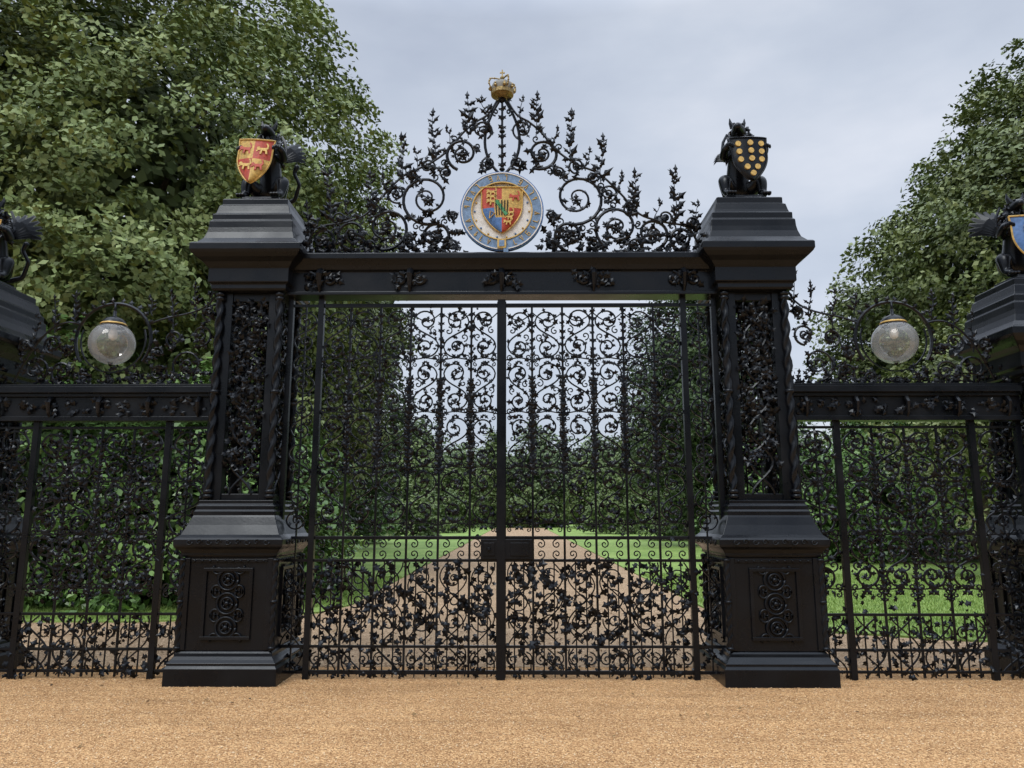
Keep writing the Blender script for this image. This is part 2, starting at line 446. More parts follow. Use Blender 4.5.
def vine_block(m,x0,x1,z0,z1,dens,L=.075,y=0,stems=True):
    nL=int((x1-x0)*(z1-z0)*dens)
    if stems:
        p0=R.uniform(0,6); p1=R.uniform(0,6)
        for ph in(p0,p1):
            pts=[((x0+x1)/2+(x1-x0)*.42*math.sin(z*8+ph),y,z) for z in np.arange(z0,z1+.01,.04)]
            m.tube(pts,.010,4)
    for i in range(nL):
        m.leaf((R.uniform(x0,x1),y+R.uniform(-.03,.02),R.uniform(z0,z1)),R.uniform(0,6.28),L*R.uniform(.6,1.35),.7)
def c_pair(m,xm,zm,w,h,y=0,r=.009):
    for s in(-1,1):
        for t in(-1,1):
            m.tube(spiral(xm+s*w*.25,zm+t*h*.22,min(w,h)*.22,math.pi/2*(1 if t>0 else 3),1.3,s*t,y,n=14),r,4)
def panel(m,x0,x1,zt,sg,split=1.46,lo=1.22):
    w=x1-x0; xm=(x0+x1)/2
    Rr=w*.41
    h=.30; z=zt-.16; s=sg
    while z-h>split+.08:
        s_scroll(m,xm,z,h,Rr,s,leaves=13,L=.064)
        zz=z-h-.155
        if zz<split+.02: break
        for q in(-1,1):
            m.leaf((xm,0,zz+.02),math.pi/2+q*.7,.085,.4,W=.7); m.leaf((xm,0,zz-.01),-math.pi/2+q*.8,.07,.4,W=.7)
            m.tube(spiral(xm+q*w*.34,zz+.03,w*.13,-math.pi/2,1.2,q,n=10),.009,4)
            m.tube(spiral(xm+q*w*.34,zz-.05,w*.10,math.pi/2,1.2,-q,n=10),.008,4)
            m.leaf((xm+q*w*.35,0,zz+R.uniform(-.05,.05)),R.uniform(0,6.28),.06,.5)
        m.tube([(x0,0,zz),(xm,0,zz+.03),(x1,0,zz)],.009,4)
        z-=h+.31; s=-s
    c_pair(m,xm,(split+lo)/2,w,(split-lo))
    vine_block(m,x0,x1,split,zt,32,.054,stems=False)
def leafy_bar(m,x,z0,z1,step=.055,L=.055):
    z=z0
    while z<z1:
        for q in(-1,1): m.leaf((x,R.uniform(-.02,.0),z),math.pi/2+q*R.uniform(.4,.9),L*R.uniform(.8,1.3),.5,W=.9)
        z+=step*R.uniform(.8,1.2)
BW=2.06/6
for side in(-1,1):
    m=MB()
    X=lambda a:side*a
    def bx(a,b,y0,y1,z0,z1):
        m.box(min(X(a),X(b)),max(X(a),X(b)),y0,y1,z0,z1)
    bx(.006,.052,-.03,.03,.02,4.10); bx(2.025,2.09,-.035,.035,-.01,4.15)
    for z,t in((4.06,.022),(1.46,.018),(1.22,.015),(.33,.013),(.07,.02)):
        bx(.052,2.025,-.016,.016,z-t,z+t)
    for k in range(1,6):
        bx(k*BW-.012,k*BW+.012,-.013,.013,.02,4.04)
    m.obj('gate_leaf_frame',IRON,G,bevel=.002)
    m=MB()
    for k in range(1,6):
        leafy_bar(m,X(k*BW),2.15,3.2,.042,.072)
        leafy_bar(m,X(k*BW),3.3,4.0,.09,.055)
    for k in range(6):
        a,b=k*BW,(k+1)*BW
        if k==0:a=.045
        if k==5:b=2.04
        xa,xb=sorted((X(a),X(b)))
        panel(m,xa,xb,4.04,side*(1 if k%2 else -1))
        m.tube([(xa+(xb-xa)*t,0,3.98-.10*math.sin(math.pi*t)) for t in np.linspace(0,1,10)],.008,4)
        vine_block(m,xa,xb,.36,1.20,230,.080)
        for zc in(.58,.80,1.03):
            m.tube(spiral((xa+xb)/2,zc,BW*.36,R.uniform(0,6),1.5,R.choice((-1,1)),n=22),.010,4)
        for q in(.25,.75):
            m.tube(spiral(xa+(xb-xa)*q,.20,.075,math.pi/2,1.5,1 if q<.5 else -1,n=16),.010,4)
        vine_block(m,xa,xb,.03,.31,230,.062)
        for q in(.33,.66): m.box(xa+(xb-xa)*q-.007,xa+(xb-xa)*q+.007,-.006,.006,.02,1.21)
    m.obj('gate_leaf_scrollwork',IRON,G)
    m=MB()
    bx(2.375,2.43,-.03,.03,-.01,4.15)
    for z in(4.06,1.46,1.22,.33,.07): bx(2.09,2.375,-.014,.014,z-.015,z+.015)
    bx(2.222,2.238,-.01,.01,.07,4.06)
    xa,xb=sorted((X(2.09),X(2.37)))
    z=3.88; s=side
    while z>1.7:
        s_scroll(m,(xa+xb)/2,z,.24,.12,s,leaves=10,L=.06); z-=.50; s=-s
    vine_block(m,xa,xb,.1,1.2,190,.07)
    for z in (.6,.95): m.tube(spiral((xa+xb)/2,z,.12,1,1.5,s,n=18),.010,4)
    m.obj('fixed_side_strip',IRON,G)
m=MB()
m.box(-.045,.045,-.05,-.032,-.01,4.12)
m.box(-.22,.34,-.045,.03,1.235,1.445)
m.box(-.19,-.07,-.055,-.044,1.27,1.41); m.box(.1,.3,-.055,-.044,1.27,1.41)
m.lathe(-.13,-.07,[(0,1.33),(.02,1.33),(.02,1.36),(0,1.36)],8)
m.obj('lock_box',IRON,G,bevel=.004)

# ------------------------------------------------------------------ overthrow
m=MB(); Y=0.0
def both(f):
    for s in(-1,1): f(s)
def env(s):
    pts=[(2.30,4.66),(2.17,4.98),(1.88,5.06),(1.60,5.16),(1.38,5.42),(1.14,5.66),(.88,5.78),(.64,5.96),(.47,6.18),(.32,6.32),(.17,6.42),(.05,6.62)]
    P=[]
    for i in range(len(pts)-1):
        p0=pts[max(i-1,0)];p1=pts[i];p2=pts[i+1];p3=pts[min(i+2,len(pts)-1)]
        for k in range(5):
            t=k/5
            f=lambda a,b,c,d:.5*((2*b)+(-a+c)*t+(2*a-5*b+4*c-d)*t*t+(-a+3*b-3*c+d)*t**3)
            P.append((s*f(p0[0],p1[0],p2[0],p3[0]),Y,f(p0[1],p1[1],p2[1],p3[1])))
    m.tube(P,.014,5)
    for p in P[::2]:
        m.leaf((p[0],Y,p[2]),R.uniform(0,6.28),.08,.6)
both(env)
SC=[(.88,5.36,.34,1),(1.34,5.00,.28,-1),(.78,4.90,.19,-1),(1.74,4.92,.20,1),(2.08,4.86,.15,-1),(.47,5.92,.21,1),(.24,6.22,.13,-1),(.18,5.80,.09,-1),
    (.88,5.76,.10,-1),(1.24,5.42,.12,1),(1.50,5.22,.09,-1),(1.06,4.80,.10,1),(1.53,4.78,.09,1),(1.90,5.12,.08,1),(2.22,5.05,.08,-1),(.66,5.68,.08,1),(.57,5.14,.07,1),(.57,4.78,.08,1),(1.06,5.62,.06,-1)]
def scs(s):
    for x,z,r,d in SC:
        a0=-math.pi/2+R.uniform(-.6,.6)
        P=spiral(s*x,z,r,a0 if s>0 else math.pi-a0,2.0,d*s,Y,inner=.1,n=48)
        m.tube(P,.021 if r>.14 else .013,5,.010)
        m.ball(P[-1],.026,n=6)
        if r>.14:
            for q in range(3):
                p=P[3+q*6]; ang=math.atan2(p[2]-z,p[0]-s*x)
                cxx,czz=p[0]+.055*math.cos(ang),p[2]+.055*math.sin(ang)
                m.tube(spiral(cxx,czz,.05,ang+math.pi,1.1,-d*s,Y,n=12),.010,4)
        for k in range(int(6+r*58)):
            p=P[int(R.random()**1.4*len(P)*.8)]
            m.leaf((p[0],Y+R.uniform(-.03,.02),p[2]),R.uniform(0,6.28),R.uniform(.05,.11),.7,W=.85)
        if r>.14:
            for q in range(5): m.leaf(P[-1],q*1.257+.4,.09,.5,W=.85)
both(scs)
for s in(-1,1):
    for x,z0,z1,ln in((.40,6.12,6.64,.02),(.80,5.82,6.42,.03),(1.16,5.55,6.10,.04),(1.53,5.15,5.64,.03),(2.02,5.08,5.68,.02),(2.24,4.9,5.28,.05),(.60,6.0,6.22,.06),(.98,5.7,5.95,.06),(1.35,5.4,5.64,.06),(1.78,5.05,5.30,.06),(.20,6.38,6.62,.05)):
        spire(m,s*x,z0,z1,Y,.13 if z1-z0>.42 else .10,s*ln)
for i in range(380):
    x=R.uniform(-2.38,2.38)
    if abs(x)<.45: continue
    m.leaf((x,R.uniform(-.05,.05),4.64+R.random()**1.6*.30),R.uniform(0,3.14),R.uniform(.06,.11),.6)
m.tube([(-2.35,0,4.68),(2.35,0,4.68)],.016,5)
for s in(-1,1):
    m.tube(bez((s*.05,5.68),(s*.30,5.95),(s*.22,6.3),(s*.02,6.62),14),.018,5)
    m.tube(spiral(s*.08,6.45,.05,-math.pi/2,1.3,s,n=16),.011,4)
m.tube([(0,0,5.66),(0,0,6.66)],.014,6)
for z in np.arange(5.75,6.6,.12):
    for q in(-1,1): m.leaf((0,-.01,z),math.pi/2+q*.8,.07,.5)
for z in(5.72,6.2,6.6): m.ball((0,0,z),.035,sz=.7)
m.obj('overthrow_scrollwork',IRON,G)
m=MB(); cz=5.17
def ring(r0,r1,y0,y1,mi,n=48):
    vs=[];fs=[]
    for i in range(n):
        a=2*math.pi*i/n;c,s_=math.cos(a),math.sin(a)
        vs+=[(r0*c,y0,cz+r0*s_),(r1*c,y0,cz+r1*s_),(r1*c,y1,cz+r1*s_),(r0*c,y1,cz+r0*s_)]
    for i in range(n):
        j=(i+1)%n
        for k in range(4): fs.append((i*4+k,i*4+(k+1)%4,j*4+(k+1)%4,j*4+k))
    m.add(vs,fs,mi)
ring(.355,.458,-.085,-.03,0); ring(.458,.470,-.095,-.025,2); ring(.343,.355,-.095,-.025,1)
ring(.0001,.345,-.055,-.035,2)
ring(.470,.485,-.08,-.03,3)
for i in range(26):
    a=math.radians(-68+i*(360-44)/25)
    if i in(6,11,15,20): continue
    c=(.407*math.cos(a),cz+.407*math.sin(a)); tx,tz=-math.sin(a),math.cos(a); nx,nz=math.cos(a),math.sin(a)
    def q(t,n_): return (c[0]+tx*t+nx*n_,-.090,c[1]+tz*t+nz*n_)
    k=i%4
    seg=[[(-.012,-.03),(-.012,.03),(.012,.03)],[(-.014,-.03),(0,.03),(.014,-.03)],[(.014,-.03),(-.014,-.03),(-.014,.03),(.014,.03),(.014,0),(-.01,0)],[(0,-.03),(0,.03),(.014,.03),(.014,0)]][k]
    m.tube([q(*p) for p in seg],.0055,4,mi=1)
m.box(-.05,.05,-.115,-.09,cz-.46,cz-.35,1); m.box(-.03,.03,-.12,-.115,cz-.44,cz-.37,0)
m.box(.02,.075,-.11,-.09,cz-.52,cz-.45,0)
for i in range(18):
    a=i*math.pi/9; m.ball((.315*math.cos(a),-.06,cz+.315*math.sin(a)),.012,mi=3 if i%2 else 1,n=6)
m.obj('garter_medallion',[GBLUE,GOLDP,WHITE,BLUE],G)
ms,mats=shield('royal',.47,.54)
o=ms.obj('royal_shield',mats,G); o.location=(0,-.075,cz)
m=MB(); zc=6.66
m.lathe(0,0,[(.03,zc-.03),(.07,zc-.02),(.11,zc),(.135,zc+.005),(.138,zc+.05),(.13,zc+.055),(.12,zc+.01),(0,zc+.01)],24)
for i in range(8):
    a=i*math.pi/4+.2; x,y=.145*math.cos(a),.145*math.sin(a)
    m.ball((x,y,zc+.075),.020 if i%2 else .025,n=6); m.ball((x,y,zc+.105),.012,n=6)
for i in range(4):
    a=i*math.pi/2+.45
    P=[]
    for t in np.linspace(0,1,12):
        rr=.14+.035*math.sin(math.pi*min(1,t*1.5)) if t<.55 else .155*math.cos((t-.55)/.45*math.pi/2)+.01
        P.append((rr*math.cos(a),rr*math.sin(a),zc+.06+.15*math.sin(t*math.pi/2)))
    m.tube(P,.009,5)
    for p in P[1:-1:2]: m.ball(p,.013,n=6)
m.ball((0,0,zc+.235),.028); m.box(-.007,.007,-.007,.007,zc+.25,zc+.34); m.box(-.03,.03,-.006,.006,zc+.295,zc+.31)
m.obj('crown',GOLD,G)
m=MB(); m.lathe(0,0,[(.125,zc+.05),(.135,zc+.10),(.115,zc+.15),(.05,zc+.185),(0,zc+.19)],16)
m.obj('crown_cap',simple('crown_velvet',(.20,.20,.18),.7),G,smooth=True)

# ------------------------------------------------------------------ wings
gm=bpy.data.materials.new('globe_glass'); gm.use_nodes=True; nt=gm.node_tree
nt.nodes.clear(); out=N(nt,'ShaderNodeOutputMaterial'); tr=N(nt,'ShaderNodeBsdfTransparent'); tr.inputs['Color'].default_value=(.97,.98,.98,1)
gl=N(nt,'ShaderNodeBsdfGlossy'); gl.inputs['Roughness'].default_value=.03
df=N(nt,'ShaderNodeBsdfDiffuse'); df.inputs['Color'].default_value=(.85,.88,.88,1)
tl=N(nt,'ShaderNodeBsdfTranslucent'); tl.inputs['Color'].default_value=(.85,.88,.88,1)
m1=N(nt,'ShaderNodeMixShader'); m1.inputs[0].default_value=.5; nt.links.new(df.outputs[0],m1.inputs[1]); nt.links.new(tl.outputs[0],m1.inputs[2])
fr=N(nt,'ShaderNodeFresnel'); fr.inputs['IOR'].default_value=1.55
mx=N(nt,'ShaderNodeMixShader'); nt.links.new(fr.outputs[0],mx.inputs[0]); nt.links.new(tr.outputs[0],mx.inputs[1]); nt.links.new(gl.outputs[0],mx.inputs[2])
m2=N(nt,'ShaderNodeMixShader'); m2.inputs[0].default_value=.13; nt.links.new(mx.outputs[0],m2.inputs[1]); nt.links.new(m1.outputs[0],m2.inputs[2])
nt.links.new(m2.outputs[0],out.inputs['Surface'])
for side in(-1,1):
    E=empty('wrought_iron_side_gate')
    X=lambda a:side*a
    A0,A1=PX+.38,OX-.38
    m=MB()
    def bx(a,b,y0,y1,z0,z1):
        m.box(min(X(a),X(b)),max(X(a),X(b)),y0,y1,z0,z1)
    bx(A0,A1,-.08,.08,2.73,2.78); bx(A0,A1,-.055,.055,2.78,3.0); bx(A0,A1,-.09,.09,3.0,3.04); bx(A0,A1,-.13,.13,3.04,3.11); bx(A0,A1,-.10,.10,3.11,3.14)
    for px in(3.70,5.18): bx(px-.034,px+.034,-.03,.03,-.01,2.73)
    for px in(A0+.03,A1-.03): bx(px-.03,px+.03,-.03,.03,-.01,2.73)
    for z in(2.66,.66,.30,.08): bx(A0+.06,A1-.06,-.016,.016,z-.014,z+.014)
    nb=4; w=(5.15-3.73)/nb
    for k in range(1,nb): bx(3.73+k*w-.012,3.73+k*w+.012,-.011,.011,.02,2.66)
    for a in (3.46,5.43): bx(a-.009,a+.009,-.01,.01,.02,2.66)
    m.obj('side_gate_frame',IRON,E,bevel=.003)
    m=MB()
    for k in range(9):
        xx=A0+.15+k*(A1-A0-.3)/8
        for i in range(9): m.leaf((X(xx)+R.uniform(-.1,.1),-.065+R.uniform(-.02,.005),2.9+R.uniform(-.07,.06)),R.uniform(0,6.28),.085,.7)
        if k%2==0: m.tube([(X(xx),-.06,3.0),(X(xx),-.12,2.93),(X(xx),-.10,2.82),(X(xx),-.06,2.76)],.03,6,.012)
    cells=[(3.25,3.67)]+[(3.73+k*w,3.73+(k+1)*w) for k in range(nb)]+[(5.21,5.66)]
    for i,(a,b) in enumerate(cells):
        xa,xb=sorted((X(a),X(b))); xm=(xa+xb)/2; Rr=(b-a)*.40
        z=2.48; s=side*(1 if i%2 else -1)
        while z-.28>.72:
            s_scroll(m,xm,z,.28,Rr,s,r=.0135,leaves=18,L=.072); z-=.57; s=-s
            zz=z+.145
            for q in(-1,1):
                m.leaf((xm,0,zz),math.pi/2+q*.7,.09,.3); m.leaf((xm,0,zz),-math.pi/2+q*.7,.08,.3)
                m.tube(spiral(xm+q*(b-a)*.34,zz+.03,(b-a)*.12,-math.pi/2,1.2,q,n=10),.010,4)
                m.tube(spiral(xm+q*(b-a)*.34,zz-.05,(b-a)*.10,math.pi/2,1.2,-q,n=10),.009,4)
            m.tube([(xa,0,zz),(xm,0,zz+.02),(xb,0,zz)],.010,4)
        vine_block(m,xa,xb,.70,2.62,55,.065,stems=False)
        vine_block(m,xa,xb,.04,.64,210,.070)
        for q in(.25,.75): m.tube(spiral(xa+(xb-xa)*q,.47,.075,math.pi/2,1.4,1 if q<.5 else -1,n=14),.009,4)
        for q in(.33,.66): m.box(xa+(xb-xa)*q-.007,xa+(xb-xa)*q+.007,-.006,.006,.02,.66)
    for k in range(1,nb): leafy_bar(m,X(3.73+k*w),.8,2.5,.055,.065)
    m.obj('side_gate_scrollwork',IRON,E)
    m=MB(); lx,lz=4.42,3.66
    m.tube([(X(lx)+.43*math.cos(math.radians(a)),0,lz+.43*math.sin(math.radians(a))) for a in range(-35,216,10)],.020,5)
    m.tube([(X(lx)+.37*math.cos(math.radians(a)),0,lz+.37*math.sin(math.radians(a))) for a in range(-200,21,10)],.011,4)
    CR=[(3.55,3.38,.20,1),(3.88,3.28,.12,-1),(3.42,3.72,.13,-1),(4.12,3.22,.08,1),(4.72,3.22,.08,-1),(4.97,3.30,.14,1),(5.28,3.33,.17,-1),(5.10,3.62,.12,1),(3.72,3.68,.11,1),(5.42,3.60,.09,1),(3.35,3.98,.08,1),(4.42,3.18,.06,1),(3.90,3.52,.08,1),(4.95,3.55,.07,-1)]
    for x,z,r,d in CR:
        P=spiral(X(x),z,r,-math.pi/2,1.8,d*side,0,inner=.1,n=34)
        m.tube(P,.015,5,.009); m.ball(P[-1],.018,n=6)
        for k in range(int(6+r*60)):
            p=P[int(R.random()**1.2*len(P)*.8)]; m.leaf((p[0],R.uniform(-.03,.02),p[2]),R.uniform(0,6.28),R.uniform(.05,.09),.7)
    m.tube(bez((X(3.25),4.3),(X(3.32),3.9),(X(3.75),4.0),(X(4.02),3.85),14),.012,5)
    m.tube(bez((X(4.82),3.85),(X(5.1),3.95),(X(5.3),3.7),(X(5.5),3.2),14),.012,5)
    for x,z0,z1,ln in((3.33,3.9,4.45,.0),(3.5,3.9,4.3,.03),(3.75,3.8,4.22,.05),(4.0,3.95,4.15,.04),(4.88,3.85,4.2,.02),(5.1,3.75,4.15,.04),(5.3,3.5,3.95,.03),(5.45,3.3,3.65,.02)):
        spire(m,X(x),z0,z1,0,.09,side*ln)
    for i in range(120):
        m.leaf((X(R.uniform(3.25,5.65)),R.uniform(-.03,.03),3.14+R.random()**1.6*.2),R.uniform(0,3.14),R.uniform(.05,.09),.6)
    for a in range(-30,211,14):
        m.leaf((X(lx)+.44*math.cos(math.radians(a)),0,lz+.44*math.sin(math.radians(a))),math.radians(a)+R.uniform(-.5,.5),.075,.5)
    m.obj('cresting_scrollwork',IRON,E)
    Lp=empty('globe_lamp',(X(lx),-.02,lz-.02))
    m=MB()
    m.lathe(0,0,[(.0,.36),(.018,.36),(.02,.30),(.05,.285),(.09,.27),(.125,.235),(.135,.20),(.14,.185),(.135,.17),(.12,.17)],20)
    m.tube([(0,0,.45),(0,0,.33)],.014,6)
    m.lathe(0,0,[(.0,-.285),(.014,-.28),(.022,-.262),(.03,-.25),(.03,-.24)],12)
    m.obj('lamp_cap',IRON,Lp,smooth=True)
    m=MB(); m.lathe(0,0,[(.13,.215),(.143,.20),(.143,.197),(.13,.187)],20); m.obj('brass_collar',GOLDP,Lp,smooth=True)
    me=bpy.data.meshes.new('glass_globe')
    bm=bmesh.new(); bmesh.ops.create_uvsphere(bm,u_segments=40,v_segments=24,radius=.245)
    for f in bm.faces: f.smooth=True
    bm.to_mesh(me); bm.free()
    go=bpy.data.objects.new('glass_globe',me); COL.objects.link(go); go.parent=Lp; go.location=(0,0,-.02)
    me.materials.append(gm)
    m=MB(); m.lathe(0,0,[(.03,.19),(.032,.15),(.042,.12),(.05,.08),(.042,.04),(.02,.02),(0,.018)],14); m.obj('bulb',WHITE,Lp,smooth=True)

# ------------------------------------------------------------------ ground
def plane_mesh(name,poly,z,mat,thick=0,parent=None):
    m=MB(); n=len(poly)
    vs=[(x,y,z) for x,y in poly]
    if thick:
        vs+=[(x,y,z-thick) for x,y in poly]
        m.add(vs,[tuple(range(n))]+[(i,n+i,n+(i+1)%n,(i+1)%n) for i in range(n)])
    else: m.add(vs,[tuple(range(n))])
    return m.obj(name,mat,parent)
def gravel_mat(name,c0,c1,c2):
    m,nt,b=newmat(name); tc=N(nt,'ShaderNodeTexCoord')
    v=N(nt,'ShaderNodeTexVoronoi'); v.inputs['Scale'].default_value=85; nt.links.new(tc.outputs['Object'],v.inputs['Vector'])
    sp=N(nt,'ShaderNodeSeparateColor'); nt.links.new(v.outputs['Color'],sp.inputs[0])
    rp=ramp(nt,[(0,tuple(c*.6 for c in c0)),(.25,c0),(.6,c1),(.85,c2),(1,tuple(min(.8,c*1.25) for c in c2))]); nt.links.new(sp.outputs[0],rp.inputs['Fac'])
    nz=N(nt,'ShaderNodeTexNoise'); nz.inputs['Scale'].default_value=.9; nz.inputs['Detail'].default_value=9; nz.inputs['Roughness'].default_value=.65
    nt.links.new(tc.outputs['Object'],nz.inputs['Vector'])
    mp=N(nt,'ShaderNodeMapping'); mp.inputs['Scale'].default_value=(.25,3.0,1); nt.links.new(tc.outputs['Object'],mp.inputs['Vector'])
    n2=N(nt,'ShaderNodeTexNoise'); n2.inputs['Scale'].default_value=1.5; n2.inputs['Detail'].default_value=5; nt.links.new(mp.outputs[0],n2.inputs['Vector'])
    ad=N(nt,'ShaderNodeMath',operation='ADD'); nt.links.new(nz.outputs['Fac'],ad.inputs[0]); nt.links.new(n2.outputs['Fac'],ad.inputs[1])
    r2=ramp(nt,[(.36,(.72,.69,.64)),(.48,(.92,.90,.87)),(.62,(1.08,1.08,1.07))]) 
    hf=N(nt,'ShaderNodeMath',operation='MULTIPLY'); hf.inputs[1].default_value=.5; nt.links.new(ad.outputs[0],hf.inputs[0]); nt.links.new(hf.outputs[0],r2.inputs['Fac'])
    mx=N(nt,'ShaderNodeMix',data_type='RGBA',blend_type='MULTIPLY'); mx.inputs[0].default_value=1
    nt.links.new(rp.outputs['Color'],mx.inputs[6]); nt.links.new(r2.outputs['Color'],mx.inputs[7]); nt.links.new(mx.outputs[2],b.inputs['Base Color'])
    b.inputs['Roughness'].default_value=.9
    bp=N(nt,'ShaderNodeBump'); bp.inputs['Strength'].default_value=.8; bp.inputs['Distance'].default_value=.010; bp.invert=True
    nt.links.new(v.outputs['Distance'],bp.inputs['Height'])
    bp2=N(nt,'ShaderNodeBump'); bp2.inputs['Strength'].default_value=.8; bp2.inputs['Distance'].default_value=.06
    nt.links.new(n2.outputs['Fac'],bp2.inputs['Height']); nt.links.new(bp.outputs['Normal'],bp2.inputs['Normal']); nt.links.new(bp2.outputs['Normal'],b.inputs['Normal'])
    return m
GRV=gravel_mat('sandy_gravel',(.38,.205,.085),(.56,.325,.145),(.68,.43,.21))
GRV2=gravel_mat('path_gravel',(.28,.18,.10),(.42,.29,.175),(.52,.39,.26))
plane_mesh('gravel_ground',[(-400,-300),(400,-300),(400,600),(-400,600)],0,GRV)
plane_mesh('gravel_path',[(-60,.65),(60,.65),(60,9),(3.6,9),(3.6,98),(-3.0,98),(-3.0,9),(-60,9)],.004,GRV2)
def grass_mat():
    m,nt,b=newmat('lawn_grass'); tc=N(nt,'ShaderNodeTexCoord')
    n1=N(nt,'ShaderNodeTexNoise'); n1.inputs['Scale'].default_value=.6; n1.inputs['Detail'].default_value=8
    n2=N(nt,'ShaderNodeTexNoise'); n2.inputs['Scale'].default_value=40; n2.inputs['Detail'].default_value=4
    for n in(n1,n2): nt.links.new(tc.outputs['Object'],n.inputs['Vector'])
    ad=N(nt,'ShaderNodeMath',operation='ADD'); nt.links.new(n1.outputs['Fac'],ad.inputs[0]); nt.links.new(n2.outputs['Fac'],ad.inputs[1])
    hf=N(nt,'ShaderNodeMath',operation='MULTIPLY'); hf.inputs[1].default_value=.5; nt.links.new(ad.outputs[0],hf.inputs[0])
    rp=ramp(nt,[(.35,(.11,.19,.04)),(.5,(.19,.30,.06)),(.65,(.29,.39,.11))]); nt.links.new(hf.outputs[0],rp.inputs['Fac']); nt.links.new(rp.outputs['Color'],b.inputs['Base Color'])
    b.inputs['Roughness'].default_value=.8
    bp=N(nt,'ShaderNodeBump'); bp.inputs['Strength'].default_value=.8; bp.inputs['Distance'].default_value=.03; nt.links.new(n2.outputs['Fac'],bp.inputs['Height']); nt.links.new(bp.outputs['Normal'],b.inputs['Normal'])
    return m
GRS=grass_mat()
LW=empty('lawn')
plane_mesh('lawn_turf_west',[(-3.0,97),(-300,97),(-300,4.2),(-6,4.2),(-4.2,4.6),(-3.3,5.4),(-3.0,6.6)],.035,GRS,.05,LW)
plane_mesh('lawn_turf_east',[(3.6,6.2),(3.9,4.6),(4.7,3.2),(6.4,2.4),(300,2.2),(300,97),(3.6,97)],.035,GRS,.05,LW)
plane_mesh('lawn_turf_far',[(-300,97.0),(300,97.0),(300,400),(-300,400)],.031,GRS,.05,LW)

# ------------------------------------------------------------------ foliage
def quads_to_obj(name,P,Nn,L,W,tint,mat,parent,rng,tdir=None):
    n=len(P)
    t=np.cross(Nn,rng.normal(size=(n,3))) if tdir is None else tdir
    t/=np.linalg.norm(t,axis=1,keepdims=True)+1e-9
    b=np.cross(Nn,t)
    L=L[:,None]; W=W[:,None]
    V=np.empty((n,4,3),np.float32)
    V[:,0]=P-t*L*.5; V[:,1]=P+b*W*.5+t*L*.08; V[:,2]=P+t*L*.5; V[:,3]=P-b*W*.5+t*L*.08
    me=bpy.data.meshes.new(name)
    me.vertices.add(n*4); me.vertices.foreach_set('co',V.ravel())
    me.loops.add(n*4); me.loops.foreach_set('vertex_index',np.arange(n*4,dtype=np.int32))
    me.polygons.add(n); me.polygons.foreach_set('loop_start',np.arange(0,n*4,4,dtype=np.int32)); me.polygons.foreach_set('loop_total',np.full(n,4,np.int32))
    me.update(calc_edges=True)
    at=me.attributes.new('tint','FLOAT','FACE'); at.data.foreach_set('value',tint.astype(np.float32))
    me.materials.append(mat)
    o=bpy.data.objects.new(name,me); COL.objects.link(o)
    if parent: o.parent=parent
    return o
def crown(rng,c,Rd,nc,lpc,ls,cr,inner=.38,zmin=.1,lump=.16,flat=.5,core=True):
    d=rng.normal(size=(nc,3)); d/=np.linalg.norm(d,axis=1,keepdims=True)
    ph=rng.uniform(0,6.28,6)
    lf=1+lump*(np.sin(4*d[:,0]+ph[0])*np.sin(5*d[:,2]+ph[1])+.7*np.sin(9*d[:,1]+ph[2])*np.sin(8*d[:,2]+ph[3])+.5*np.sin(13*d[:,0]+ph[4])*np.sin(12*d[:,2]+ph[5]))
    rad=lf*(1-inner*rng.random(nc)**1.7)
    cc=np.array(c)+d*np.array(Rd)*rad[:,None]
    crs=cr*rng.uniform(.6,1.4,nc)
    off=rng.normal(size=(nc,lpc,3)); ln=np.linalg.norm(off,axis=2,keepdims=True); off*=np.minimum(1,1.9/ln)
    off=off*np.array([1,1,flat])
    P=cc[:,None,:]+off*crs[:,None,None]*.6
    P[:,:,2]-=np.hypot(off[:,:,0],off[:,:,1])**2*crs[:,None]*.14
    nn=d[:,None,:]*.6+np.array([0,0,.55])+rng.normal(size=(nc,lpc,3))*.55
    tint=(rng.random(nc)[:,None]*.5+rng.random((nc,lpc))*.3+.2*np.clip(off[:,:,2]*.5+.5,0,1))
    P=P.reshape(-1,3); nn=nn.reshape(-1,3); tint=tint.reshape(-1)
    nn/=np.linalg.norm(nn,axis=1,keepdims=True)
    k=P[:,2]>zmin
    P,nn,tint=P[k],nn[k],tint[k]
    L=ls*rng.uniform(.7,1.35,len(P))
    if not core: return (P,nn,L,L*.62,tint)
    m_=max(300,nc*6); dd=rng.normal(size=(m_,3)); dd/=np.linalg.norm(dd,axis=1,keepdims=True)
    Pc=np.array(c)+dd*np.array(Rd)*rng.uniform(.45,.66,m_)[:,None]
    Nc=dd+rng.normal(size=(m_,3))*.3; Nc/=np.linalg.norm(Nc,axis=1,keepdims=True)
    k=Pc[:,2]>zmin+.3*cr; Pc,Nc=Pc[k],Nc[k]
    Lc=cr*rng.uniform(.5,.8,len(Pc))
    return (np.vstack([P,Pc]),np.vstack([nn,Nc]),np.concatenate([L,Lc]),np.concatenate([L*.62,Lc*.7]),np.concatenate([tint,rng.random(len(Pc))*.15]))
def trunk(m,x,y,h,r,rng,top,spread):
    pts=[(x+.15*math.sin(i*1.3),y,h*i/6) for i in range(7)]
    m.tube(pts,r,10,r*.6)
    for k in range(9):
        a=rng.uniform(0,6.28); z0=h*rng.uniform(.55,1); e=rng.uniform(.5,.9)
        P=[(x,y,z0)]
        for t in(.35,.7,1): P.append((x+spread*e*t*math.cos(a),y+spread*e*t*math.sin(a),z0+(top-z0)*e*t**.8+rng.uniform(-.2,.2)))
        m.tube(P,r*.45,6,r*.08)
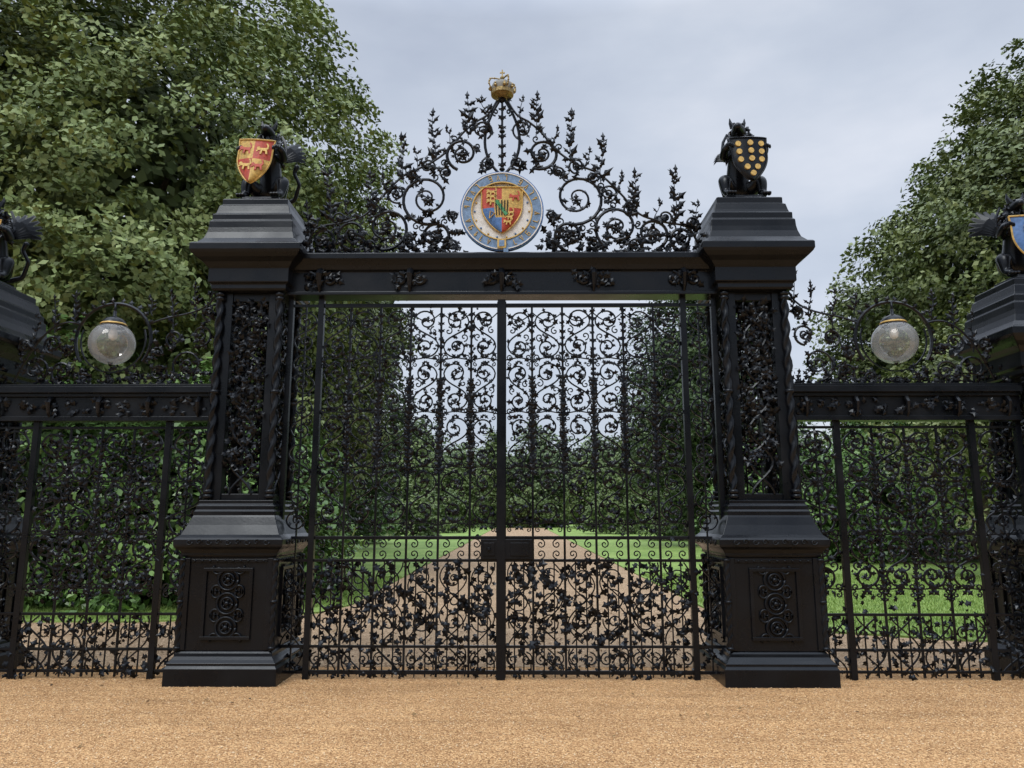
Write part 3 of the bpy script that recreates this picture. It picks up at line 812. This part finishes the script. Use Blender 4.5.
def tree(name,x,y,z,Rd,nc,lpc,ls,cr,mat,seed,th=None,tr=.35,**k):
    rng=np.random.default_rng(seed); e=empty(name,(x,y,0))
    m=MB(); th=th or z*.7
    trunk(m,0,0,th,tr,rng,z+Rd[2]*.6,Rd[0]*.7); m.obj('trunk_and_limbs',BARK,e,smooth=True)
    P=crown(rng,(0,0,z),Rd,nc,lpc,ls,cr,**k)
    quads_to_obj('foliage',P[0],P[1],P[2],P[3],P[4],mat,e,rng)
    return e
def mass(name,items,mat,seed,parent=None):
    rng=np.random.default_rng(seed); A=[crown(rng,*it[:1],*it[1:6],**(it[6] if len(it)>6 else {})) for it in items]
    Z=[np.concatenate([a[i] for a in A]) for i in range(5)]
    return quads_to_obj(name,Z[0],Z[1],Z[2],Z[3],Z[4],mat,parent,rng)

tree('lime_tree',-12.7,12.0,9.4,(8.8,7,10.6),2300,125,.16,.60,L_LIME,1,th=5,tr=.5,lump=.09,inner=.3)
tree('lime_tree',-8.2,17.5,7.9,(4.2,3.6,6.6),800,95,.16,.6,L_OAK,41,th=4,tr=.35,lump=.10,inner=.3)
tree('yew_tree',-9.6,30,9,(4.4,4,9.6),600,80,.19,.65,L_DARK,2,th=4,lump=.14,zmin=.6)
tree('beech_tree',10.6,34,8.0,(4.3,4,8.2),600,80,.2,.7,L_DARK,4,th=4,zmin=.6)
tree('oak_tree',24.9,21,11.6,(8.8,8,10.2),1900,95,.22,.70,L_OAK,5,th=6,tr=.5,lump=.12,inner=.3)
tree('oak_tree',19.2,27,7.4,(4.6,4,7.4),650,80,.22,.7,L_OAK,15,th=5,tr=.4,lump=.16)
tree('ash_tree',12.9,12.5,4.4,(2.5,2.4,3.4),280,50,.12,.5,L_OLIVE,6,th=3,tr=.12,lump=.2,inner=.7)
mass('rhododendron_bush',[((-6.2,7.0,1.4),(2.6,2.0,2.9),360,70,.15,.42),((-9.6,6.5,1.8),(2.6,2.2,3.4),320,70,.15,.45),((-5.2,9.5,1.1),(1.3,1.5,1.8),150,60,.15,.4)],L_RHODO,21)
mass('rhododendron_bush',[((-12,38,1.6),(4.5,2.5,3.6),280,50,.24,.6),((-17,33,2),(6,3,4.5),280,50,.24,.7),((-10,27,.9),(1.8,1.6,1.7),120,50,.18,.45)],L_RHODO,22)
mass('rhododendron_bush',[((10.6,20.5,1.6),(3.2,2.2,3.2),300,60,.18,.55),((16,20.5,2),(5,2.6,4.6),380,60,.2,.7),((24,20,2),(5,2.6,5.0),250,60,.2,.7)],L_RHODO,23)
mass('rhododendron_bush',[((11.5,44,1.2),(2.6,2.0,3.4),160,50,.24,.5),((-8.5,50,1.2),(2.6,2.2,3.6),160,50,.26,.5),((9,62,1.5),(2.6,2,3.6),140,50,.28,.5),((-7.5,66,1.5),(2.2,2,3.4),140,50,.28,.5)],L_MID,24)
it=[]
rg=np.random.default_rng(5)
for i in range(13):
    x=-44+i*7+rg.uniform(-2,2); h=rg.uniform(9.5,13.0) if abs(x)<14 else rg.uniform(12,15)
    it.append(((x,108+rg.uniform(-8,8),h*.6),(5.2,4,h*.55),200,40,.5,1.1))
mass('distant_trees',it,L_FAR,31)
it=[]
for x,y,h,w in((-12,76,12,3.4),(-18,65,13,4.5),(14,70,12,3.6),(19,62,13,4.5),(-7.5,92,9.6,2.6),(9.5,90,9.6,3.0),(1.5,99,6.0,4),(-3.2,100,13.5,1.6),(5,101,5,2.5)):
    it.append(((x,y,h*.5),(w,w,h*.52),230,40,.36,.8))
mass('distant_trees',it,L_MID,32)
it=[((x,140+8*math.sin(x),5),(9,6,9+2*math.sin(x*.3)),180,36,.8,1.8) for x in range(-110,121,14)]
mass('distant_woodland',it,L_FAR,33)
it=[((x,-42+5*math.sin(x*1.7),5.5),(6.5,4,7+2*math.sin(x*.7)),110,26,1.2,1.8) for x in range(-60,61,10)]
mass('unseen_reflection_woodland',it,L_MID,34)  # unseen trees added behind the camera to give the iron dark reflections

rng=np.random.default_rng(19)
def blades(name,n,x0,x1,y0,y1,keep):
    P=np.stack([rng.uniform(x0,x1,n),rng.uniform(y0,y1,n),np.full(n,.05)],1)
    P=P[keep(P)]; n=len(P)
    t=np.stack([rng.normal(size=n)*.35,rng.normal(size=n)*.35,np.ones(n)],1)
    nn=np.cross(t,rng.normal(size=(n,3))); nn/=np.linalg.norm(nn,axis=1,keepdims=True)
    return quads_to_obj(name,P,nn,rng.uniform(.05,.10,n),rng.uniform(.010,.016,n),rng.random(n),GB,LW,rng,tdir=t)
GB=leafmat('grass_blades',[(0,(.10,.17,.035)),(.5,(.20,.31,.07)),(1,(.31,.41,.12))],.6)
blades('grass_blades_west',60000,-12,-3.0,4.3,13,lambda P:(P[:,1]>4.3+np.clip(P[:,0]+5.2,0,3)*1.0))
blades('grass_blades_east',60000,3.65,13,2.4,14,lambda P:(P[:,1]>2.4+np.clip(6.4-P[:,0],0,3)**1.5*.75))

def pebbles(name,n,x0,x1,y0,y1,s0,s1,mat):
    P=np.stack([rng.uniform(x0,x1,n),rng.uniform(y0,y1,n),np.zeros(n)],1); s=rng.uniform(s0,s1,n)
    base=np.array([(1,0,.3),(0,1,.3),(-1,0,.3),(0,-1,.3),(0,0,1.0)])
    a=rng.uniform(0,6.28,n); c,sn=np.cos(a),np.sin(a)
    V=np.empty((n,5,3)); sc_=rng.uniform(.6,1.2,(n,3))
    for i in range(5):
        bx_,by,bz=base[i]; x=bx_*sc_[:,0]*s; y=by*sc_[:,1]*s
        V[:,i,0]=P[:,0]+x*c-y*sn; V[:,i,1]=P[:,1]+x*sn+y*c; V[:,i,2]=bz*s*sc_[:,2]*.9+.001
    F=np.array([(0,1,4),(1,2,4),(2,3,4),(3,0,4)]); F=(F[None]+np.arange(n)[:,None,None]*5).reshape(-1,3)
    me=bpy.data.meshes.new(name); me.vertices.add(n*5); me.vertices.foreach_set('co',V.astype(np.float32).ravel())
    me.loops.add(len(F)*3); me.loops.foreach_set('vertex_index',F.astype(np.int32).ravel())
    me.polygons.add(len(F)); me.polygons.foreach_set('loop_start',np.arange(0,len(F)*3,3,dtype=np.int32)); me.polygons.foreach_set('loop_total',np.full(len(F),3,np.int32))
    me.update(calc_edges=True)
    t=np.repeat(rng.random(n),4); at=me.attributes.new('tint','FLOAT','FACE'); at.data.foreach_set('value',t.astype(np.float32))
    me.materials.append(mat); o=bpy.data.objects.new(name,me); COL.objects.link(o); return o
PEB=leafmat('pebble_stone',[(0,(.24,.125,.05)),(.4,(.50,.29,.13)),(.8,(.64,.42,.21)),(1,(.74,.58,.38))],.85)
pebbles('gravel_pebbles',100000,-6.5,6.5,-4.5,.3,.004,.009,PEB)
LIT=leafmat('leaf_litter',[(0,(.05,.03,.015)),(.6,(.16,.09,.04)),(1,(.3,.22,.1))],.85)
n=2800
P=np.stack([rng.uniform(-7,7,n),np.where(rng.random(n)<.03,rng.uniform(-4,.3,n),rng.uniform(.3,6,n)),rng.uniform(.012,.03,n)],1); nn=rng.normal(size=(n,3))*.3+[0,0,1]; nn/=np.linalg.norm(nn,axis=1,keepdims=True)
quads_to_obj('fallen_leaves',P,nn,rng.uniform(.03,.06,n),rng.uniform(.02,.035,n),rng.random(n),LIT,None,rng)

# ------------------------------------------------------------------ world
w=bpy.data.worlds.new('World'); sc.world=w; w.use_nodes=True; nt=w.node_tree; nt.nodes.clear()
out=N(nt,'ShaderNodeOutputWorld'); bg1=N(nt,'ShaderNodeBackground'); bg2=N(nt,'ShaderNodeBackground'); ad=N(nt,'ShaderNodeAddShader')
sky=N(nt,'ShaderNodeTexSky',sky_type='NISHITA'); sky.sun_disc=False; sky.sun_elevation=math.radians(50); sky.sun_rotation=math.radians(205); sky.air_density=1; sky.dust_density=3
nt.links.new(sky.outputs[0],bg1.inputs[0]); bg1.inputs[1].default_value=.025
tc=N(nt,'ShaderNodeTexCoord'); mp=N(nt,'ShaderNodeMapping'); mp.inputs['Scale'].default_value=(1,1,2.4); nt.links.new(tc.outputs['Generated'],mp.inputs['Vector'])
nz=N(nt,'ShaderNodeTexNoise'); nz.inputs['Scale'].default_value=2.6; nz.inputs['Detail'].default_value=6; nz.inputs['Roughness'].default_value=.5; nt.links.new(mp.outputs[0],nz.inputs['Vector'])
rp=ramp(nt,[(.30,(.45,.50,.60)),(.5,(.57,.62,.71)),(.70,(.73,.76,.83))]); nt.links.new(nz.outputs['Fac'],rp.inputs['Fac'])
nt.links.new(rp.outputs[0],bg2.inputs[0])
sx=N(nt,'ShaderNodeSeparateXYZ'); nt.links.new(tc.outputs['Generated'],sx.inputs[0])
mr=N(nt,'ShaderNodeMapRange'); mr.inputs['From Min'].default_value=.58; mr.inputs['From Max'].default_value=.95; mr.inputs['To Min'].default_value=.97; mr.inputs['To Max'].default_value=3.9
nt.links.new(sx.outputs['Z'],mr.inputs['Value']); nt.links.new(mr.outputs[0],bg2.inputs[1])
nt.links.new(bg1.outputs[0],ad.inputs[0]); nt.links.new(bg2.outputs[0],ad.inputs[1]); nt.links.new(ad.outputs[0],out.inputs[0])
sd=bpy.data.lights.new('sun','SUN'); sd.energy=1.45; sd.angle=math.radians(25); sd.color=(1,.97,.92)
so=bpy.data.objects.new('sun',sd); COL.objects.link(so)
az=math.radians(205); el=math.radians(50)
dirv=Vector((math.sin(az)*math.cos(el),math.cos(az)*math.cos(el),math.sin(el)))
so.rotation_euler=dirv.to_track_quat('Z','Y').to_euler()

# ------------------------------------------------------------------ camera
cd=bpy.data.cameras.new('camera'); cd.lens=26.72; cd.sensor_width=36; cd.clip_end=2000; cd.clip_start=.05
co=bpy.data.objects.new('camera',cd); COL.objects.link(co); co.location=(.19,-8.4,1.70); co.rotation_euler=(math.radians(99.8),0,math.radians(.5))
sc.camera=co
sc.view_settings.view_transform='Standard'; sc.view_settings.look='None'; sc.view_settings.exposure=0
